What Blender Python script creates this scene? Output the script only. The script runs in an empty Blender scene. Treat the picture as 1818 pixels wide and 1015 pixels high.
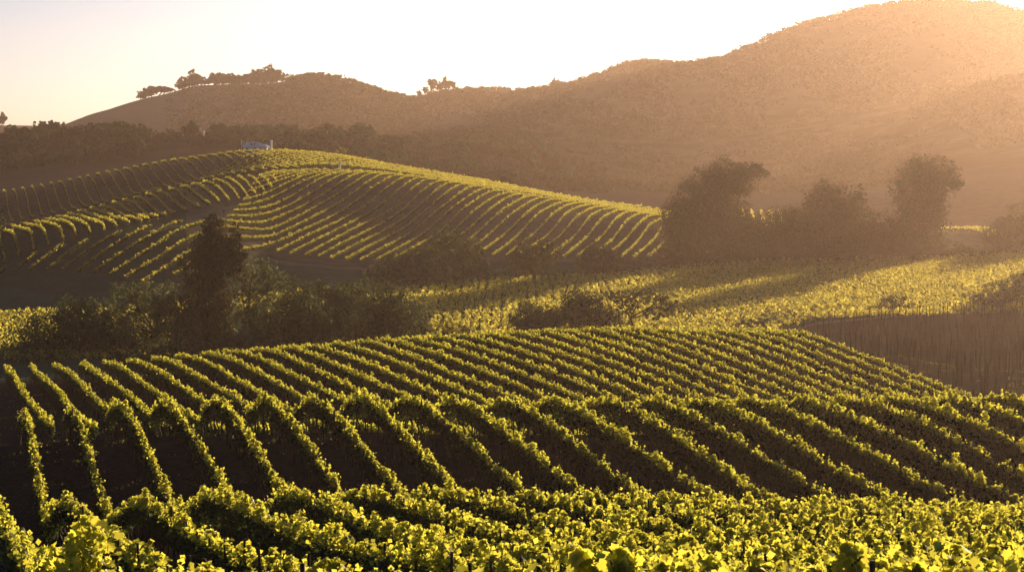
import bpy, math, random
import numpy as np
from mathutils import Vector

random.seed(7)
RNG = np.random.default_rng(7)
R = math.radians
scene = bpy.context.scene
COL = scene.collection

# ------------------------------------------------------------------ camera (eye at the origin, looking along +Y)
W0, H0, F = 1818.0, 1015.0, 3600.0
HORIZON = 240.0
TH = math.atan((H0 / 2 - HORIZON) / F)
cam = bpy.data.cameras.new('camera')
cam.sensor_width = 36.0
cam.lens = 36.0 * F / W0
cam.clip_start = 0.3
cam.clip_end = 12000
camo = bpy.data.objects.new('camera', cam)
camo.rotation_euler = (R(90) - TH, 0, 0)
COL.objects.link(camo)
scene.camera = camo


def ratios(px, py):
    """x/Y and z/Y of the line of sight through a point of the photograph."""
    px = np.asarray(px, float); py = np.asarray(py, float)
    cx = (px - W0 / 2) / F
    cy = (H0 / 2 - py) / F
    den = math.cos(TH) + cy * math.sin(TH)
    return cx / den, (-math.sin(TH) + cy * math.cos(TH)) / den


def at(px, py, Y):
    a, b = ratios(px, py)
    return Vector((float(a) * Y, Y, float(b) * Y))


# ------------------------------------------------------------------ terrain: survey lines across the land, near to far
VT = 1.7     # height of a trained vine
PXG = np.arange(-1500.0, 3400.0, 4.0)


def gsm(a, sig):
    n = int(sig * 3 / 4) + 1
    k = np.exp(-0.5 * (np.arange(-n, n + 1) * 4.0 / sig) ** 2); k /= k.sum()
    return np.convolve(np.pad(a, n, mode='edge'), k, mode='valid')


def line(pts, off=0.0, sig=22):
    """A survey line from (px, py, Y) triples; off is subtracted (height of what was sighted above the ground)."""
    px = np.array([p[0] for p in pts], float); py = np.array([p[1] for p in pts], float); Y = np.array([p[2] for p in pts], float)
    a, b = ratios(px, py)
    col = W0 / 2 + F * a
    z = b * Y - off
    return gsm(np.interp(PXG, col, Y), sig), gsm(np.interp(PXG, col, z), sig)


def flat(Y, z):
    return np.full_like(PXG, Y), np.full_like(PXG, z)


def zline(pts, sig=22):
    px = np.array([p[0] for p in pts], float)
    return gsm(np.interp(PXG, px, [p[1] for p in pts]), sig), gsm(np.interp(PXG, px, [p[2] for p in pts]), sig)


LINES = [
    flat(-80, 1.5), flat(-20, -0.6), flat(2, -2.3),
    flat(10, -3.9), flat(15, -5.05), flat(30, -8.2), flat(48, -11.2),
    line([(0, 888, 63), (120, 878, 63), (300, 881, 63), (450, 878, 63), (600, 874, 63), (900, 876, 63), (1150, 884, 63), (1400, 894, 63), (1818, 904, 63)], VT),
    line([(0, 905, 76), (300, 895, 76), (700, 900, 76), (1200, 905, 76), (1818, 905, 76)], VT),
    line([(0, 742, 97), (50, 737, 97), (140, 728, 97), (230, 724, 97), (315, 718, 97), (400, 715, 97), (560, 713, 97), (640, 709, 97), (720, 713, 97),
          (820, 716, 97), (1060, 714, 97), (1290, 712, 97), (1500, 710, 97), (1818, 704, 97)], VT),
    zline([(0, 112, -17.5), (1000, 112, -18.2), (1400, 112, -19.6), (1818, 112, -20.0)]),
    zline([(0, 128, -19.1), (900, 128, -19.3), (1200, 128, -19.9), (1500, 128, -21.0), (1818, 128, -21.2)]),
    zline([(-200, 150, -21.2), (0, 150, -20.6), (500, 150, -19.9), (1000, 150, -19.5), (1200, 150, -19.8), (1350, 150, -20.4), (1500, 150, -20.9), (1620, 150, -21.1), (1740, 150, -21.5), (1850, 150, -21.8), (2200, 150, -22)]),
    line([(-200, 672, 185), (0, 657, 185), (60, 653, 185), (150, 646, 185), (260, 638, 185), (330, 631, 185), (400, 623, 185), (470, 619, 185), (560, 613, 185), (650, 606, 185),
          (740, 601, 185), (820, 596, 185), (900, 591, 185), (1000, 587, 185), (1100, 584, 185), (1200, 586, 185), (1300, 588, 185), (1400, 590, 185), (1450, 593, 185),
          (1520, 600, 185), (1600, 610, 185), (1700, 637, 185), (1818, 645, 185), (2200, 650, 185)], VT, 12),
    zline([(0, 224, -25.7), (700, 224, -25.7), (1000, 224, -25.2), (1350, 224, -24.6), (1500, 224, -24.4), (1818, 224, -24.4), (2200, 224, -24.4)]),
    zline([(0, 270, -26), (1300, 270, -26), (1450, 270, -24.6), (1818, 270, -24.0), (2200, 270, -23.8)]),
    zline([(0, 287, -26), (1500, 287, -26), (1700, 290, -25.6), (1818, 292, -25.3), (2400, 292, -25)]),
    zline([(-400, 290, -26), (0, 297, -26), (200, 302, -26), (350, 317, -26), (480, 338, -26), (640, 345, -26), (750, 340, -26), (850, 360, -26), (1000, 371, -26),
           (1100, 377, -26), (1200, 398, -26), (1400, 416, -26), (1600, 425, -26), (1818, 441, -26), (2400, 460, -26)]),
    # first swell: the shoulder at the left, the foot of the big vine slope in the middle
    line([(-300, 440, 343), (0, 438, 345), (60, 424, 344), (110, 416, 346), (165, 411, 350), (220, 406, 353), (260, 404, 356), (320, 398, 360), (390, 402, 366), (480, 440, 378), (600, 440, 385),
          (700, 436, 395), (850, 430, 405), (1000, 432, 415), (1100, 436, 420), (1180, 440, 425), (1300, 452, 440), (1500, 452, 450), (1818, 444, 465), (2400, 444, 470)]),
    line([(-300, 440, 392), (0, 426, 390), (100, 404, 390), (200, 394, 391), (300, 390, 394), (390, 365, 398), (480, 388, 405), (600, 386, 415), (700, 383, 425), (850, 378, 430), (1000, 385, 437),
          (1100, 398, 440), (1180, 410, 442), (1300, 440, 475), (1500, 446, 485), (1818, 436, 492), (2400, 430, 495)]),
    line([(-300, 440, 437), (0, 402, 437), (75, 389, 437), (140, 373, 437), (200, 358, 437), (290, 335, 437), (370, 320, 440), (440, 308, 446), (480, 307, 450), (560, 304, 452), (640, 303, 455),
          (700, 307, 458), (760, 314, 460), (830, 324, 461), (900, 336, 461), (1000, 353, 461), (1100, 370, 460), (1180, 383, 458), (1250, 398, 470), (1350, 410, 505), (1500, 420, 510), (1700, 430, 512),
          (1818, 430, 515), (2400, 420, 520)], VT),
    line([(-300, 430, 497), (0, 404, 497), (100, 384, 497), (200, 362, 497), (300, 340, 497), (400, 318, 497), (480, 303, 499), (560, 300, 500), (640, 305, 503), (700, 312, 505), (800, 328, 506), (900, 345, 508),
          (1000, 362, 508), (1100, 378, 508), (1190, 394, 508), (1350, 408, 525), (1500, 415, 530), (1818, 418, 535), (2400, 410, 540)]),
    line([(-300, 370, 550), (0, 338, 550), (100, 321, 550), (200, 301, 550), (300, 282, 550), (400, 267, 550), (460, 263, 550), (520, 266, 550), (600, 273, 550), (650, 281, 550), (700, 291, 551), (800, 308, 552),
          (900, 326, 554), (1000, 345, 555), (1100, 360, 556), (1190, 373, 557), (1350, 376, 560), (1500, 390, 565), (1700, 404, 565), (1818, 410, 565), (2400, 410, 570)], VT),
    line([(-300, 350, 650), (0, 334, 650), (200, 312, 650), (300, 295, 650), (460, 278, 650), (600, 288, 650), (700, 304, 650), (900, 330, 650), (1000, 338, 650), (1190, 352, 650), (1350, 352, 650),
          (1600, 340, 650), (1818, 325, 650), (2400, 300, 650)]),
    line([(-300, 265, 870), (0, 256, 870), (60, 240, 870), (120, 232, 870), (200, 243, 870), (260, 254, 870), (320, 254, 870), (400, 244, 870), (500, 247, 870), (600, 240, 870), (700, 254, 870), (760, 264, 870),
          (850, 257, 870), (920, 258, 870), (960, 266, 870), (1000, 280, 870), (1050, 297, 870), (1190, 322, 870), (1300, 318, 870), (1450, 312, 870), (1560, 300, 870), (1700, 268, 870), (1818, 248, 870),
          (2100, 200, 870), (3000, 180, 870)]),
    line([(-300, 262, 1080), (0, 262, 1080), (300, 250, 1080), (700, 255, 1080), (1000, 262, 1080), (1200, 268, 1080), (1350, 248, 1080), (1500, 218, 1080), (1600, 196, 1080), (1700, 162, 1080), (1818, 134, 1080),
          (2100, 110, 1080), (2500, 120, 1080), (3200, 160, 1080)], sig=40),
    line([(-300, 250, 1200), (0, 252, 1200), (700, 245, 1200), (1000, 235, 1200), (1200, 225, 1200), (1400, 205, 1200), (1600, 185, 1200), (1818, 165, 1200), (2100, 140, 1200), (3200, 170, 1200)], sig=40),
    line([(-400, 200, 1600), (-150, 205, 1600), (-20, 222, 1600), (20, 233, 1600), (70, 238, 1600), (110, 226, 1600), (155, 208, 1600), (200, 195, 1600), (250, 182, 1600), (310, 165, 1600), (350, 153, 1600), (420, 148, 1600), (490, 147, 1600),
          (520, 143, 1600), (560, 136, 1600), (620, 146, 1600), (680, 166, 1600), (735, 178, 1600), (780, 168, 1600), (830, 165, 1600), (900, 164, 1600), (970, 161, 1600), (1030, 150, 1600),
          (1060, 140, 1600), (1110, 118, 1600), (1150, 112, 1600), (1190, 114, 1600), (1240, 113, 1600), (1300, 95, 1600), (1360, 74, 1600), (1420, 52, 1600), (1480, 36, 1600), (1540, 20, 1600), (1600, 11, 1600), (1700, 6, 1600), (1760, 8, 1600), (1818, 24, 1600),
          (1950, 60, 1600), (2200, 110, 1600), (2600, 150, 1600), (3200, 180, 1600)], sig=7),
    flat(2000, 8), flat(2600, -30),
]
LY = np.stack([l[0] for l in LINES]); LZ = np.stack([l[1] for l in LINES])


def height(x, y):
    x = np.asarray(x, float).ravel(); y = np.asarray(y, float).ravel()
    out = np.empty_like(x)
    for s in range(0, len(x), 60000):
        xs, ys = x[s:s + 60000], y[s:s + 60000]
        col = np.clip(W0 / 2 + F * xs / np.maximum(ys, 25.0), PXG[0], PXG[-1] - 1)
        f = (col - PXG[0]) / 4.0
        i = np.clip(f.astype(int), 0, len(PXG) - 2); w = f - i
        Y = LY[:, i] * (1 - w) + LY[:, i + 1] * w
        Z = LZ[:, i] * (1 - w) + LZ[:, i + 1] * w
        K = len(Y)
        h = Y[1:] - Y[:-1]
        d = (Z[1:] - Z[:-1]) / h
        m = np.zeros_like(Y)
        same = d[1:] * d[:-1] > 0
        w1 = 2 * h[1:] + h[:-1]; w2 = h[1:] + 2 * h[:-1]
        with np.errstate(divide='ignore', invalid='ignore'):
            m[1:-1] = np.where(same, (w1 + w2) / (w1 / d[:-1] + w2 / d[1:]), 0.0)
        yc = np.clip(ys, Y[0], Y[-1] - 1e-3)
        j = np.clip((Y <= yc).sum(0) - 1, 0, K - 2)
        c = np.arange(len(xs))
        hh = h[j, c]; t = (yc - Y[j, c]) / hh
        z = ((1 + 2 * t) * (1 - t) ** 2 * Z[j, c] + t * (1 - t) ** 2 * hh * m[j, c] + t * t * (3 - 2 * t) * Z[j + 1, c] + t * t * (t - 1) * hh * m[j + 1, c])
        far = np.clip((ys - 570) / 300, 0, 1)
        z += far * (np.sin(xs * .021 + ys * .013) * 1.1 + np.sin(xs * .05 - ys * .031 + 2) * .7 + np.sin(xs * .11 + ys * .073) * .35)
        near = np.clip((ys - 100) / 200, 0, 1) * (1 - far)
        z += near * (np.sin(xs * .13 + ys * .05) * .10 + np.sin(xs * .31 - ys * .21 + 1) * .05)
        out[s:s + 60000] = z
    return out


def hz(x, y):
    return float(height([x], [y])[0])


def colpx(x, y):
    return W0 / 2 + F * np.asarray(x) / np.asarray(y)


def pxi(px, table):
    return np.interp(px, [t[0] for t in table], [t[1] for t in table])


# ------------------------------------------------------------------ field limits, as depth over photo column
J_NEAR = [(-400, 330), (20, 316), (60, 312), (150, 314), (250, 319), (330, 330), (400, 350), (480, 369), (600, 368), (700, 372), (850, 386), (1000, 393), (1100, 399), (1180, 404), (1300, 430), (1500, 440)]
J_FAR = [(-400, 320), (20, 322), (60, 328), (120, 333), (180, 338), (250, 347), (390, 366), (415, 390), (440, 418), (462, 450), (485, 473), (1190, 473), (1300, 500)]
L_NEAR = [(-200, 318), (0, 324), (100, 332), (180, 341), (250, 354), (285, 376), (310, 391), (365, 393), (400, 402), (430, 409), (455, 419), (480, 428)]
E_FAR = [(-400, 285), (0, 293), (60, 296), (200, 298), (350, 312), (480, 330), (640, 341), (750, 337), (850, 356), (1000, 367), (1100, 373), (1200, 394), (1400, 412), (1600, 421), (1818, 437), (2400, 455)]
D_FAR = [(1300, 235), (1440, 262), (1600, 272), (1818, 284), (2400, 286)]

# ------------------------------------------------------------------ materials


def mat(name):
    m = bpy.data.materials.new(name); m.use_nodes = True
    nt = m.node_tree
    nt.nodes.clear()
    return m, nt, nt.nodes.new('ShaderNodeOutputMaterial')


def leaf_material(name, dark, light, tr_a, tr_b, tmix=0.5, gloss=0.04):
    """Leaves: each one its own shade, lit on the face and shining through from behind."""
    m, nt, out = mat(name)
    N, L = nt.nodes.new, nt.links.new
    geo = N('ShaderNodeNewGeometry')
    cr = N('ShaderNodeMix'); cr.data_type = 'RGBA'
    cr.inputs['A'].default_value = (*dark, 1); cr.inputs['B'].default_value = (*light, 1)
    L(geo.outputs['Random Per Island'], cr.inputs['Factor'])
    ct = N('ShaderNodeMix'); ct.data_type = 'RGBA'
    ct.inputs['A'].default_value = (*tr_a, 1); ct.inputs['B'].default_value = (*tr_b, 1)
    mp = N('ShaderNodeMath'); mp.operation = 'MULTIPLY'; mp.inputs[1].default_value = 7.31
    fr = N('ShaderNodeMath'); fr.operation = 'FRACT'
    L(geo.outputs['Random Per Island'], mp.inputs[0]); L(mp.outputs[0], fr.inputs[0])
    L(fr.outputs[0], ct.inputs['Factor'])
    df = N('ShaderNodeBsdfDiffuse'); L(cr.outputs['Result'], df.inputs['Color'])
    tl = N('ShaderNodeBsdfTranslucent'); L(ct.outputs['Result'], tl.inputs['Color'])
    mx = N('ShaderNodeMixShader'); mx.inputs[0].default_value = tmix
    L(df.outputs[0], mx.inputs[1]); L(tl.outputs[0], mx.inputs[2])
    gl = N('ShaderNodeBsdfGlossy'); gl.inputs['Roughness'].default_value = 0.45
    gl.inputs['Color'].default_value = (.8, .8, .75, 1)
    m2 = N('ShaderNodeMixShader'); m2.inputs[0].default_value = gloss
    L(mx.outputs[0], m2.inputs[1]); L(gl.outputs[0], m2.inputs[2])
    L(m2.outputs[0], out.inputs['Surface'])
    return m


def rough_material(name, a, b, scale=3.0, rough=0.9, bump=0.3):
    m, nt, out = mat(name)
    N, L = nt.nodes.new, nt.links.new
    p = N('ShaderNodeBsdfPrincipled'); p.inputs['Roughness'].default_value = rough
    p.inputs['Specular IOR Level'].default_value = 0.2
    tc = N('ShaderNodeTexCoord'); ns = N('ShaderNodeTexNoise'); ns.inputs['Scale'].default_value = scale; ns.inputs['Detail'].default_value = 6
    L(tc.outputs['Object'], ns.inputs['Vector'])
    mx = N('ShaderNodeMix'); mx.data_type = 'RGBA'; mx.inputs['A'].default_value = (*a, 1); mx.inputs['B'].default_value = (*b, 1)
    L(ns.outputs['Fac'], mx.inputs['Factor']); L(mx.outputs['Result'], p.inputs['Base Color'])
    bp = N('ShaderNodeBump'); bp.inputs['Strength'].default_value = bump; bp.inputs['Distance'].default_value = 0.105
    L(ns.outputs['Fac'], bp.inputs['Height']); L(bp.outputs[0], p.inputs['Normal'])
    L(p.outputs[0], out.inputs['Surface'])
    return m


M_VINE = leaf_material('vine_leaf', (.016, .034, .012), (.035, .055, .016), (.80, .78, .09), (.56, .60, .07), .66, .03)
M_VINE_SHADE = leaf_material('shaded_vine_leaf', (.012, .036, .022), (.030, .062, .032), (.10, .15, .03), (.04, .08, .02), .30, .02)  # darker, less translucent vine leaf: paints shade into the lower canopy
M_VINE_SHADE_FAR = leaf_material('shaded_vine_leaf_far', (.016, .040, .022), (.034, .062, .030), (.12, .16, .035), (.05, .09, .025), .32, .02)  # distant version, shade of the lower canopy painted in the same way
M_VINE_FAR = leaf_material('vine_leaf_far', (.022, .04, .014), (.045, .06, .018), (.80, .74, .12), (.56, .58, .09), .62, .02)
M_VALLEY = leaf_material('valley_vine_leaf', (.03, .055, .02), (.07, .09, .03), (.82, .74, .12), (.26, .28, .05), .6, .02)
M_OAK = leaf_material('oak_leaf', (.016, .044, .030), (.045, .090, .055), (.16, .18, .05), (.03, .06, .025), .28, .01)
M_DARK = leaf_material('dark_leaf', (.014, .030, .022), (.040, .060, .038), (.15, .12, .045), (.03, .05, .022), .27, .01)
M_OLIVE = leaf_material('grey_green_leaf', (.035, .070, .045), (.075, .120, .070), (.26, .26, .09), (.07, .11, .04), .33, .01)
M_YELLOW = leaf_material('yellow_green_leaf', (.05, .06, .015), (.09, .09, .02), (.40, .36, .05), (.26, .26, .04), .45, .02)
M_WOOD = rough_material('weathered_stake_wood', (.035, .026, .018), (.075, .055, .038), 9)
M_BARK = rough_material('bark', (.03, .024, .018), (.07, .055, .04), 4)
M_WEED = leaf_material('weed_leaf', (.03, .05, .02), (.07, .08, .03), (.40, .38, .12), (.2, .22, .06), .4, .02)
M_STAKE = rough_material('old_dark_stake_wood', (.014, .010, .008), (.03, .022, .016), 9)
M_FARWOOD = leaf_material('far_scrub_leaf', (.045, .045, .024), (.075, .068, .036), (.08, .07, .03), (.05, .05, .025), .12, .0)
M_STEM = rough_material('green_shoot_stem', (.08, .07, .02), (.14, .12, .03), 20)
M_WHITE = rough_material('white_painted_wall', (.68, .66, .62), (.78, .77, .74), 2, .7, .05)
M_ROOF = rough_material('pale_metal_roof', (.70, .68, .64), (.78, .76, .72), 1.5, .5, .05)
M_GLASS = rough_material('dark_window', (.02, .022, .025), (.03, .03, .035), 3, .25, 0)
M_PALE = rough_material('pale_plaster', (.42, .40, .36), (.52, .50, .46), 2, .8, .05)


def ground_material():
    m, nt, out = mat('hill_ground')
    N, L = nt.nodes.new, nt.links.new
    p = N('ShaderNodeBsdfDiffuse'); p.inputs['Roughness'].default_value = 0.6
    tc = N('ShaderNodeTexCoord')

    def noise(sc, det):
        n = N('ShaderNodeTexNoise'); n.inputs['Scale'].default_value = sc; n.inputs['Detail'].default_value = det
        n.inputs['Roughness'].default_value = .65
        L(tc.outputs['Object'], n.inputs['Vector']); return n.outputs['Fac']

    def mix(f, a, b):
        x = N('ShaderNodeMix'); x.data_type = 'RGBA'
        for v, k in ((f, 'Factor'), (a, 'A'), (b, 'B')):
            if hasattr(v, 'is_linked'): L(v, x.inputs[k])
            elif k == 'Factor': x.inputs[k].default_value = v
            else: x.inputs[k].default_value = (*v, 1)
        return x.outputs['Result']

    def ramp(f, lo, hi):
        r = N('ShaderNodeMapRange'); r.inputs['From Min'].default_value = lo; r.inputs['From Max'].default_value = hi
        L(f, r.inputs['Value']); return r.outputs['Result']
    n1, n2, n3 = noise(.35, 8), noise(2.6, 6), noise(.05, 6)
    soil = mix(ramp(n2, .35, .7), (.030, .029, .030), (.062, .057, .054))
    soil = mix(ramp(n1, .5, .75), soil, (.06, .055, .034))
    grass = mix(ramp(n1, .3, .7), (.045, .095, .065), (.080, .13, .085))
    grass = mix(ramp(n2, .55, .8), grass, (.085, .10, .06))
    dry = mix(ramp(n1, .3, .7), (.19, .145, .10), (.29, .22, .15))
    wood = mix(ramp(n3, .4, .6), (.055, .048, .026), (.11, .085, .045))
    wood = mix(ramp(n1, .4, .7), wood, (.05, .045, .022))
    ag = N('ShaderNodeAttribute'); ag.attribute_name = 'grass'
    ad = N('ShaderNodeAttribute'); ad.attribute_name = 'dry'
    aw = N('ShaderNodeAttribute'); aw.attribute_name = 'wild'
    c = mix(ag.outputs['Fac'], soil, grass)
    c = mix(aw.outputs['Fac'], c, wood)
    c = mix(ad.outputs['Fac'], c, dry)
    L(c, p.inputs['Color'])
    bp = N('ShaderNodeBump'); bp.inputs['Strength'].default_value = .6; bp.inputs['Distance'].default_value = .12
    L(n2, bp.inputs['Height']); L(bp.outputs[0], p.inputs['Normal'])
    L(p.outputs[0], out.inputs['Surface'])
    return m


# ------------------------------------------------------------------ mesh helpers


def mesh_np(name, verts, sizes, idx, materials, mat_index=None):
    """Mesh straight from arrays: verts n x 3, face sizes, flat vertex indices."""
    me = bpy.data.meshes.new(name)
    verts = np.ascontiguousarray(verts, np.float32)
    sizes = np.ascontiguousarray(sizes, np.int32); idx = np.ascontiguousarray(idx, np.int32)
    me.vertices.add(len(verts)); me.vertices.foreach_set('co', verts.ravel())
    me.loops.add(len(idx)); me.loops.foreach_set('vertex_index', idx)
    me.polygons.add(len(sizes))
    st = np.concatenate([[0], np.cumsum(sizes)[:-1]]).astype(np.int32)
    me.polygons.foreach_set('loop_start', st)
    try:
        me.polygons.foreach_set('loop_total', sizes)
    except Exception:
        pass
    for mt in (materials if isinstance(materials, (list, tuple)) else [materials]):
        me.materials.append(mt)
    if mat_index is not None:
        me.polygons.foreach_set('material_index', np.ascontiguousarray(mat_index, np.int32))
    me.update(calc_edges=True)
    me.validate()
    return me


def link(name, me, parent=None, loc=(0, 0, 0)):
    o = bpy.data.objects.new(name, me); COL.objects.link(o)
    o.location = loc
    if parent is not None: o.parent = parent
    return o


def tag(o, label=None, cat=None, group=None, kind=None):
    if label: o['label'] = label
    if cat: o['category'] = cat
    if group: o['group'] = group
    if kind: o['kind'] = kind
    return o


def thing(name, label, cat, loc, group=None):
    return tag(link(name, None, None, loc), label, cat, group)


def rand_frames(n, rng, up=0.0, out=None):
    """Random leaf frames: two unit tangents each; up leans the normals upward."""
    nrm = rng.normal(size=(n, 3))
    if out is not None: nrm = nrm * .55 + out * 1.1
    nrm[:, 2] = nrm[:, 2] + up
    nrm /= np.linalg.norm(nrm, axis=1)[:, None]
    t = rng.normal(size=(n, 3)); t -= (t * nrm).sum(1)[:, None] * nrm
    t /= np.linalg.norm(t, axis=1)[:, None]
    return t, np.cross(nrm, t), nrm


def leaf_quads(pts, size, rng, up=0.4, out=None):
    """Kite leaves: one quad per point, bent along the middle by giving tip and root some lift."""
    n = len(pts)
    t, b, nr = rand_frames(n, rng, up, out)
    s = (size * rng.uniform(.65, 1.3, n))[:, None]
    v = np.empty((n, 4, 3))
    v[:, 0] = pts - t * s * .55
    v[:, 1] = pts + b * s * .48 + t * s * .05 + nr * s * .12
    v[:, 2] = pts + t * s * .6
    v[:, 3] = pts - b * s * .48 + t * s * .05 + nr * s * .12
    return v.reshape(-1, 3), np.full(n, 4), np.arange(n * 4)


LOBE = np.array([(-.42, 0), (-.5, .26), (-.22, .34), (-.10, .56), (.14, .40), (.36, .36), (.30, .16), (.62, 0)])


def leaf_lobed(pts, size, rng, up=0.3):
    """Vine leaves with lobes: two folded halves of one outline round a midrib."""
    n = len(pts); k = len(LOBE)
    t, b, nr = rand_frames(n, rng, up)
    s = (size * rng.uniform(.5, 1.25, n))[:, None]
    fold = rng.uniform(.05, .35, n)[:, None]; curl = rng.uniform(-.25, .25, n)[:, None]
    ring = [(p[0], p[1]) for p in LOBE] + [(p[0], -p[1]) for p in LOBE[-2:0:-1]]
    v = np.empty((n, len(ring), 3))
    for i, (a, c) in enumerate(ring):
        v[:, i] = pts + s * (t * a + b * c + nr * (abs(c) * fold + curl * a * a))
    nr_ = len(ring)
    up_face = list(range(0, k)); lo_face = [0] + [nr_ - i for i in range(1, k - 1)] + [k - 1]
    lo_face = lo_face[::-1]
    base = (np.arange(n) * nr_)[:, None]
    idx = np.concatenate([base + np.array(up_face), base + np.array(lo_face)], 1)
    return v.reshape(-1, 3), np.full(n * 2, k), idx.ravel()


def tubes(paths, sides=5):
    """Tapered tubes: each path a list of (x, y, z, r)."""
    V, S, I = [], [], []
    off = 0
    for p in paths:
        p = np.array(p, float)
        d = np.gradient(p[:, :3], axis=0); d /= np.linalg.norm(d, axis=1)[:, None] + 1e-9
        ref = np.where(np.abs(d[:, 2:3]) > .9, np.array([[1., 0, 0]]), np.array([[0, 0, 1.]]))
        a = np.cross(d, ref); a /= np.linalg.norm(a, axis=1)[:, None]
        b = np.cross(d, a)
        ang = np.arange(sides) * 2 * math.pi / sides
        ring = p[:, None, :3] + p[:, None, 3:4] * (np.cos(ang)[None, :, None] * a[:, None] + np.sin(ang)[None, :, None] * b[:, None])
        n = len(p); V.append(ring.reshape(-1, 3))
        for i in range(n - 1):
            for j in range(sides):
                j2 = (j + 1) % sides
                I += [off + i * sides + j, off + i * sides + j2, off + (i + 1) * sides + j2, off + (i + 1) * sides + j]; S.append(4)
        I += [off + (n - 1) * sides + j for j in range(sides)]; S.append(sides)
        off += n * sides
    return np.concatenate(V), np.array(S), np.array(I)


def join(parts):
    V, S, I = [], [], []; off = 0
    for v, s, i in parts:
        V.append(v); S.append(s); I.append(np.asarray(i) + off); off += len(v)
    return np.concatenate(V), np.concatenate(S), np.concatenate(I)


def box(x0, x1, y0, y1, z0, z1):
    v = np.array([(x0, y0, z0), (x1, y0, z0), (x1, y1, z0), (x0, y1, z0), (x0, y0, z1), (x1, y0, z1), (x1, y1, z1), (x0, y1, z1)], float)
    i = [0, 3, 2, 1, 4, 5, 6, 7, 0, 1, 5, 4, 1, 2, 6, 5, 2, 3, 7, 6, 3, 0, 4, 7]
    return v, np.full(6, 4), np.array(i)


ORD1 = 'first second third fourth fifth sixth seventh eighth ninth tenth eleventh twelfth thirteenth fourteenth fifteenth sixteenth seventeenth eighteenth nineteenth'.split()
TENS = {2: ('twentieth', 'twenty'), 3: ('thirtieth', 'thirty'), 4: ('fortieth', 'forty'), 5: ('fiftieth', 'fifty'), 6: ('sixtieth', 'sixty')}


def ordinal(n):
    if n < 20: return ORD1[n - 1]
    a, b = divmod(n, 10)
    return TENS[a][0] if b == 0 else TENS[a][1] + '-' + ORD1[b - 1]


# ------------------------------------------------------------------ the land
M1_ = -0.2803


def build_ground():
    inner = np.linspace(-.30, .30, 640)
    outer = .30 + np.cumsum(np.geomspace(.004, .06, 34))
    u = np.concatenate([-outer[::-1], inner, outer])
    ys = np.concatenate([np.linspace(-80, 8, 24), np.arange(9, 110, .6), np.arange(110, 300, .9), np.arange(300, 580, .8), np.arange(580, 900, 4), np.arange(900, 1640, 7), np.arange(1640, 2600, 40)])
    U, Yg = np.meshgrid(u, ys)
    X = U * np.maximum(Yg, 40)
    x, y = X.ravel(), Yg.ravel()
    z = height(x, y)
    nr, nc = X.shape
    g = np.arange(nr * nc).reshape(nr, nc)
    idx = np.stack([g[:-1, :-1], g[:-1, 1:], g[1:, 1:], g[1:, :-1]], -1).reshape(-1)
    me = mesh_np('ground', np.stack([x, y, z], 1), np.full((nr - 1) * (nc - 1), 4), idx, ground_material())
    c = colpx(x, np.maximum(y, 25))
    sm = lambda v, w: np.clip(.5 + v / w, 0, 1)
    ef = pxi(c, E_FAR); jn = pxi(c, J_NEAR); jf = pxi(c, J_FAR); ln = pxi(c, L_NEAR)
    wob = np.sin(x * .35 + y * .2) * .8 + np.sin(x * .9 - y * .5) * .5
    grass = np.zeros_like(x)
    grass = np.maximum(grass, .8 * sm(y - 200, 10) * (1 - sm(y - ef, 3)) * (1 - sm(c - 1440, 40) * (1 - sm(y - pxi(c, D_FAR), 3))))       # valley
    left = (c < 640)
    grass = np.maximum(grass, sm(y - ef, 3) * (1 - sm(y - jn + wob, 3)) * np.where(left, 1, .7))
    grass = np.maximum(grass, .55 * sm(y - jn, 3) * (1 - sm(y - 400, 20)) * (1 - sm(c - 330, 160)))                                            # green below the shoulder
    grass = np.maximum(grass, .55 * ((c < 300) & (y > 300) & (y < 400)))
    grass = np.maximum(grass, .8 * sm(c - 1200, 30) * sm(y - ef, 4) * (1 - sm(y - 570, 6)))
    wild = sm(y - 700, 80)
    dry = .3 * sm(y - 566 + wob, 5) * (1 - .85 * sm(y - 700, 60))
    dry = np.maximum(dry, .75 * sm(y - 1230, 60) * (1 - sm(c - 480, 300)))
    dry = np.maximum(dry, .4 * sm(y - 1230, 60))
    dry = np.maximum(dry, .72 * sm(y - jn, 3) * (1 - sm(y - 566, 4)) * (c > 330) * (c < 1260))
    dry = np.maximum(dry, .4 * ((c < 480) & (y > 440) & (y < 566)))
    dry = np.maximum(dry, .16 * (c > 1380) * (y > 145) * (y < pxi(c, D_FAR)) * (x > M1_ * y + 80.6))
    grass = np.maximum(grass, .75 * ((c < 470) & (y > 300) & (y < 445)))
    # worn earth tracks
    def track(d, w): return np.clip(1.3 - np.abs(d + wob * .3) / w, 0, 1)
    dry = np.maximum(dry, .75 * track(y - pxi(c, D_FAR) - 1.5, 2.0) * (c > 1380) * (c < 2300))
    dry = np.maximum(dry, .9 * track(y - jn + 2.0, 1.5) * ((c > 470) & (c < 660)))
    dry = np.maximum(dry, .5 * track(y - jf - 2.5, 2.2) * ((c > 240) & (c < 500)))
    dry = np.maximum(dry, .35 * track(y - 108, 1.8) * (c < 420))
    dry = np.maximum(dry, .25 * track(y - 487, 4.0) * ((c > 380) & (c < 640)))
    dry = np.maximum(dry, .1 * sm(c - 1500, 120) * sm(y - 470, 30) * (1 - sm(y - 850, 90)))
    for nm, a in (('grass', grass), ('dry', np.clip(dry, 0, 1)), ('wild', wild)):
        at_ = me.attributes.new(nm, 'FLOAT', 'POINT'); at_.data.foreach_set('value', np.ascontiguousarray(a, np.float32))
    me.polygons.foreach_set('use_smooth', np.ones(len(me.polygons), bool))
    return tag(link('ground', me), kind='structure')


build_ground()

# ------------------------------------------------------------------ vines


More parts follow.
